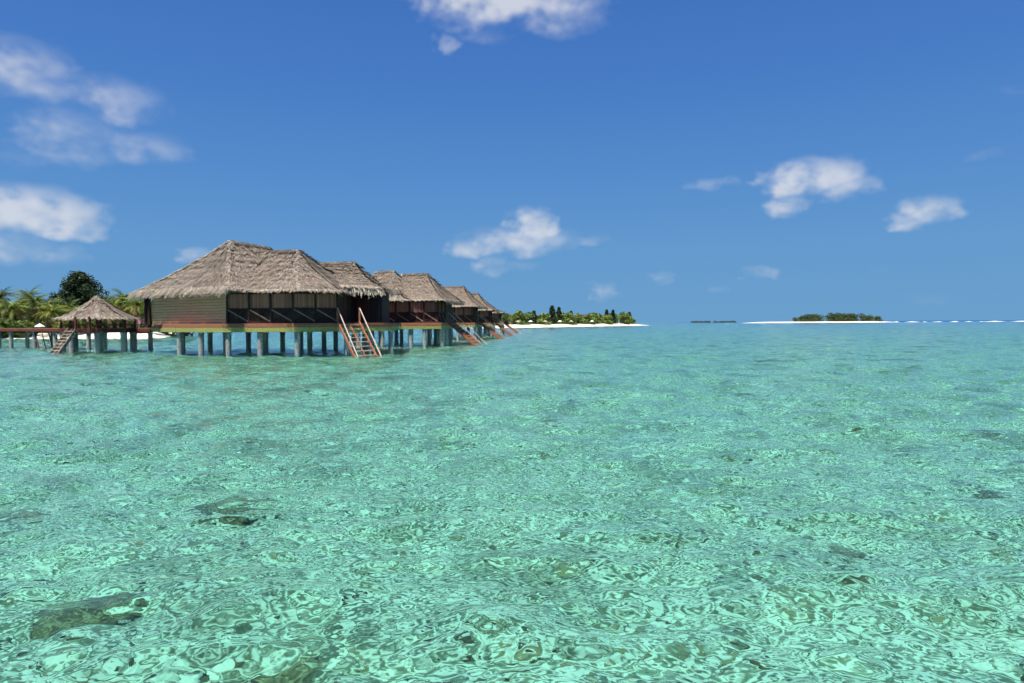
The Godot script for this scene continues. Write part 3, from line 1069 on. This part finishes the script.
func left_beach() -> void:
	var shore := func(x: float, d: float) -> float: return minf(d - (117.0 + 0.0012 * pow(x + 75.0, 2.0) + 1.5 * sin(x * 0.13)), (-60.0 - 0.4 * (d - 117.0) - x) * 2.0)
	var o := structure("beach", beach(-260, -20, 95, 230, shore, 1.3, 9.0), M.beach_sand, "white sand beach under the palms behind the gazebo", "beach")
	o.position.x = -140
	var list := [[-97.0, 126, 6.0, 0.4], [-95.0, 128, 7.9, -0.5], [-90.6, 124, 5.7, 0.3], [-93.0, 131, 7.9, 0.6], [-88.0, 127, 6.7, -0.3], [-88.3, 130, 6.1, 0.4], [-82.6, 124, 4.9, -0.5], [-83.4, 128, 5.4, 0.3], [-78.5, 123, 4.2, 0.6], [-73.8, 126, 5.3, -0.3], [-75.4, 131, 6.6, 0.4], [-71.4, 127, 7.3, -0.5], [-68.1, 124, 6.1, 0.3], [-68.9, 129, 5.7, 0.6]]
	var k := 0
	for p in list:
		palm(P(p[0], 1.1, p[1]), p[2] - 1.3, Vector2(p[3], 0.2), "coconut palm on the beach behind the gazebo, %s from the picture's left" % NTH[k], Color(0.13, 0.175, 0.035) if k % 3 != 1 else Color(0.075, 0.115, 0.03))
		k += 1
	needle_tree(P(-86.4, 1.1, 137), 11.2, 12.0, Color(0.032, 0.058, 0.028), "tall dark casuarina tree rising above the palms behind the gazebo", "", 15000, 0.26)
	k = 0
	for x in [-112, -107, -102, -97, -92, -87, -82, -77, -72, -68]:
		leafy("beach_shrub", P(x, 1.0, 138 + (k % 3) * 2), 5.2 + (k * 7 % 4) * 0.5, 9.5, Color(0.055, 0.085, 0.025), "tall green thicket shrub behind the palms, %s from the picture's left" % NTH[k], "shrub", "thicket behind the palms", 0.42, 4200, 0.05)
		k += 1
	k = 0
	for q in [[-93.5, 120.5, 2.7], [-89.8, 120.2, 2.8], [-86.5, 120.6, 2.5]]:
		leafy("beach_bush", P(q[0], 0.5, q[1]), q[2], 5.4, Color(0.10, 0.14, 0.035), "low bright green bush at the beach edge, %s from the picture's left" % NTH[k], "bush", "low beach bushes", 0.26, 3200, 0.05)
		k += 1
	parasol(P(-83.2, 0.8, 120.5), 1.9, 0.8, M.white_cloth, "white beach parasol under the palms beside the low bushes", "")
	leafy("beach_bush", P(-79.0, 0.6, 121.0), 3.0, 4.2, Color(0.13, 0.15, 0.03), "yellow green bush behind the gazebo steps", "bush", "low beach bushes", 0.24, 1300, 0.05)

func far_shores() -> void:
	# the wooded point beyond the huts
	var tip := func(x: float, d: float) -> float:
		var c := 300.0 + 1.55 * (x + 10.0)
		return minf(minf(d - c, (96.0 - x) * 1.6), (x + 14.0) * 3.0) - maxf(0.0, (x - 70.0) * 0.1)
	var o := structure("beach", beach(-60, 130, 230, 560, tip, 1.5, 26.0), M.beach_sand, "white sand shore of the wooded point beyond the huts", "beach")
	o.name = "far_beach"
	o.position.x = 35
	var k := 0
	for i in 20:
		var t := i / 19.0
		var x := lerpf(-10.0, 79.0, t)
		var d := 330.0 + 1.42 * (x + 10.0) + 10.0 * (i % 3)
		var hh: float = [5.2, 6.2, 5.6, 6.8, 6.4][i % 5] * lerpf(0.95, 1.05, t)
		leafy("shore_tree", P(x, 1.2, d), hh, 9.5, [Color(0.13, 0.19, 0.05), Color(0.095, 0.15, 0.045), Color(0.15, 0.19, 0.055)][i % 3], "rounded bright green tree on the far point, %s from the huts" % NTH[i], "tree", "trees along the far point", 0.75, 2000, 0.02)
	for q in [[12.0, 375, 7.6, 4.6], [22.5, 383, 10.6, 5.4], [27.0, 392, 10.0, 4.4], [34.5, 398, 7.8, 3.2], [61.0, 440, 9.4, 3.4], [64.5, 436, 9.0, 4.4], [80.0, 466, 8.0, 4.4]]:
		needle_tree(P(q[0], 1.2, q[1]), q[2], q[3], Color(0.035, 0.065, 0.04), "dark pointed tree above the far point's green trees, %s from the huts" % NTH[k], "dark trees on the far point", 2600, 0.5)
		k += 1
	k = 0
	for x in [3.0, 9.5, 17.5, 26.0, 33.0, 47.0]:
		parasol(P(x, 1.3, 318.0 + 1.46 * (x + 10.0)), 2.3, 1.2, M.white_cloth if k % 2 else M.pale_wood, "tiny pale parasol on the far white beach, %s from the huts" % NTH[k], "parasols on the far beach")
		k += 1
	# the low island on the right
	var isl := func(x: float, d: float) -> float: return 1.0 - pow((x - 455.0) / 115.0, 2.0) - pow((d - 1010.0) / 60.0, 2.0)
	o = structure("island", beach(300, 620, 900, 1120, isl, 1.6, 0.5), M.beach_sand, "low sandbar and sand rim of the small distant island", "island")
	o.position.x = 460
	var wood := thing("island_wood", P(477, 0, 1000), "low dark wood of palms covering the small distant island", "wood")
	wood.set_meta("kind", "stuff")
	var cb := Buf.new()
	for i in 60:
		var x := rng.randf_range(417, 534)
		var e := 1.0 - pow((x - 472.0) / 66.0, 2.0)
		var hh := (4.0 + 9.5 * sqrt(maxf(0.02, e))) * rng.randf_range(0.75, 1.1)
		var d := 1000.0 + rng.randf_range(-14, 22)
		cb.tube([P(x, 0.5, d), P(x, hh * 0.7, d)], [0.4, 0.3], 5, Color(0.1, 0.08, 0.06))
		clump(cb, P(x, hh * 0.72, d), Vector3(5.0, hh * 0.3, 5.0), 130, 1.1, Color(0.055, 0.085, 0.04))
		clump(cb, P(x, hh * 0.35, d - 4), Vector3(5.0, hh * 0.3, 4.0), 90, 1.1, Color(0.065, 0.10, 0.045))
	part(wood, "canopy", cb.mesh(), M.leaf)
	# a fainter islet on the skyline
	var far := thing("islet_wood", P(560, 0, 1900), "thin dark strip of a far islet on the skyline", "wood")
	far.set_meta("kind", "stuff")
	cb = Buf.new()
	for i in 40:
		var x := rng.randf_range(530, 615) if i % 3 else rng.randf_range(500, 530)
		clump(cb, P(x, 1.5, 1900 + rng.randf_range(-10, 10)), Vector3(6, rng.randf_range(1.5, 4.5), 6), 90, 1.5, Color(0.06, 0.09, 0.06))
	part(far, "canopy", cb.mesh(), M.leaf)
	# open sea beyond the reef, and the surf along it
	structure("deep_sea", slab([[600, 1120], [2600, 900], [9000, 3000], [9000, 9300], [4900, 9300]], -0.3, 0.25), M.deep_water, "dark blue open sea beyond the reef", "sea")
	var fo := Buf.new()
	var x := 505.0
	while x < 900.0:
		var gap := rng.randf_range(2, 14)
		var L := rng.randf_range(4, 34)
		var d := 965.0 - (x - 500.0) * 0.06 + rng.randf_range(-5, 5)
		var n := maxi(2, int(L / 2.0))
		for i in n:
			var xx := x + L * i / n
			var hh := (0.5 + 0.7 * rng.randf()) * sin(PI * (i + 0.5) / n)
			fo.tube([P(xx, 0.05, d), P(xx + L / n * 0.6, 0.15, d + 0.5), P(xx + L / n * 1.2, 0.05, d)], [hh * 0.6, hh, hh * 0.5], 6)
		x += L + gap
	var surf := structure("surf", fo.mesh(), M.foam, "white line of surf breaking on the far reef", "surf")
	surf.set_meta("kind", "stuff")

func lagoon_floor() -> void:
	for k in 5:
		rocks.append(rock_mesh(40 + k, 0.45 + 0.08 * k))
	coral(-4.1, 6.6, Vector3(0.75, 0.3, 0.5), 0.5, "large dark coral head under the water at the picture's lower left")
	coral(-1.9, 5.75, Vector3(0.5, 0.22, 0.35), 0.2, "dark coral head under the water near the picture's bottom edge, right of the largest one")
	coral(-4.1, 9.9, Vector3(0.9, 0.16, 0.5), 0.0, "brown coral patch under the water below the beige hut wall")
	coral(1.75, 5.3, Vector3(0.35, 0.2, 0.25), 0.8, "small dark coral lump at the bottom edge, right of the middle")
	coral(-6.9, 9.2, Vector3(0.7, 0.18, 0.45), 0.3, "dark coral lump by the picture's left edge")
	var g := "coral heads across the lagoon floor"
	var spots := [[-24.5, 31.5, 2.4, 0.9], [-17, 28, 1.1, 0.5], [-14, 24, 1.2, 0.5], [-9, 26, 1.2, 0.5], [-3, 48, 2, 0.8], [1.0, 17.5, 0.5, 0.35], [8, 22.5, 0.9, 0.5], [15.5, 41, 1.6, 0.8], [3.9, 8, 0.4, 0.3], [23, 41, 1.5, 0.8], [17.5, 31, 1.5, 0.6], [20, 34.5, 1.6, 0.7], [36, 60, 3, 1.1], [75, 120, 8, 2], [45, 72, 4, 1.3], [60, 95, 6, 1.8], [7.2, 10.4, 0.5, 0.35], [10.5, 15, 0.5, 0.35], [9.2, 11.8, 0.6, 0.4], [27, 27, 1.5, 0.7]]
	var k := 0
	for q in spots:
		coral(q[0], q[1], Vector3(q[2], 0.16 + 0.04 * q[2], q[3]), rng.randf_range(-0.4, 0.4), "dark coral patch under open water, %s of these counted from the picture's left" % NTH[k], g)
		k += 1
	# broken coral strewn over the sand
	var mm := MultiMesh.new()
	mm.transform_format = MultiMesh.TRANSFORM_3D
	mm.use_colors = true
	var st := rock_mesh(90, 0.5)
	mm.mesh = st
	var n := 9000
	mm.instance_count = n
	for i in n:
		var d := 3.2 + 24.0 * pow(rng.randf(), 1.5)
		var x := rng.randf_range(-1.0, 1.0) * (2.5 + d * 0.85)
		var s := rng.randf_range(0.010, 0.05) * (1.0 + d * 0.03)
		var b := Basis(Vector3(rng.randfn(), rng.randfn(), rng.randfn()).normalized(), rng.randf() * TAU).scaled(Vector3(s, s * 0.55, s * rng.randf_range(0.6, 1.2)))
		mm.set_instance_transform(i, Transform3D(b, P(x, bed(x, -d) + s * 0.15, d)))
		var c := Color(0.92, 0.90, 0.85) if rng.randf() < 0.68 else (Color(0.30, 0.26, 0.17) if rng.randf() < 0.6 else Color(0.09, 0.075, 0.05))
		mm.set_instance_color(i, c)
	var o := MultiMeshInstance3D.new()
	o.name = "coral_rubble"
	o.multimesh = mm
	o.material_override = M.vertex
	tag(o, "broken pale and brown coral rubble strewn over the lagoon floor", "rubble", "", "stuff")
	add_child(o, true)
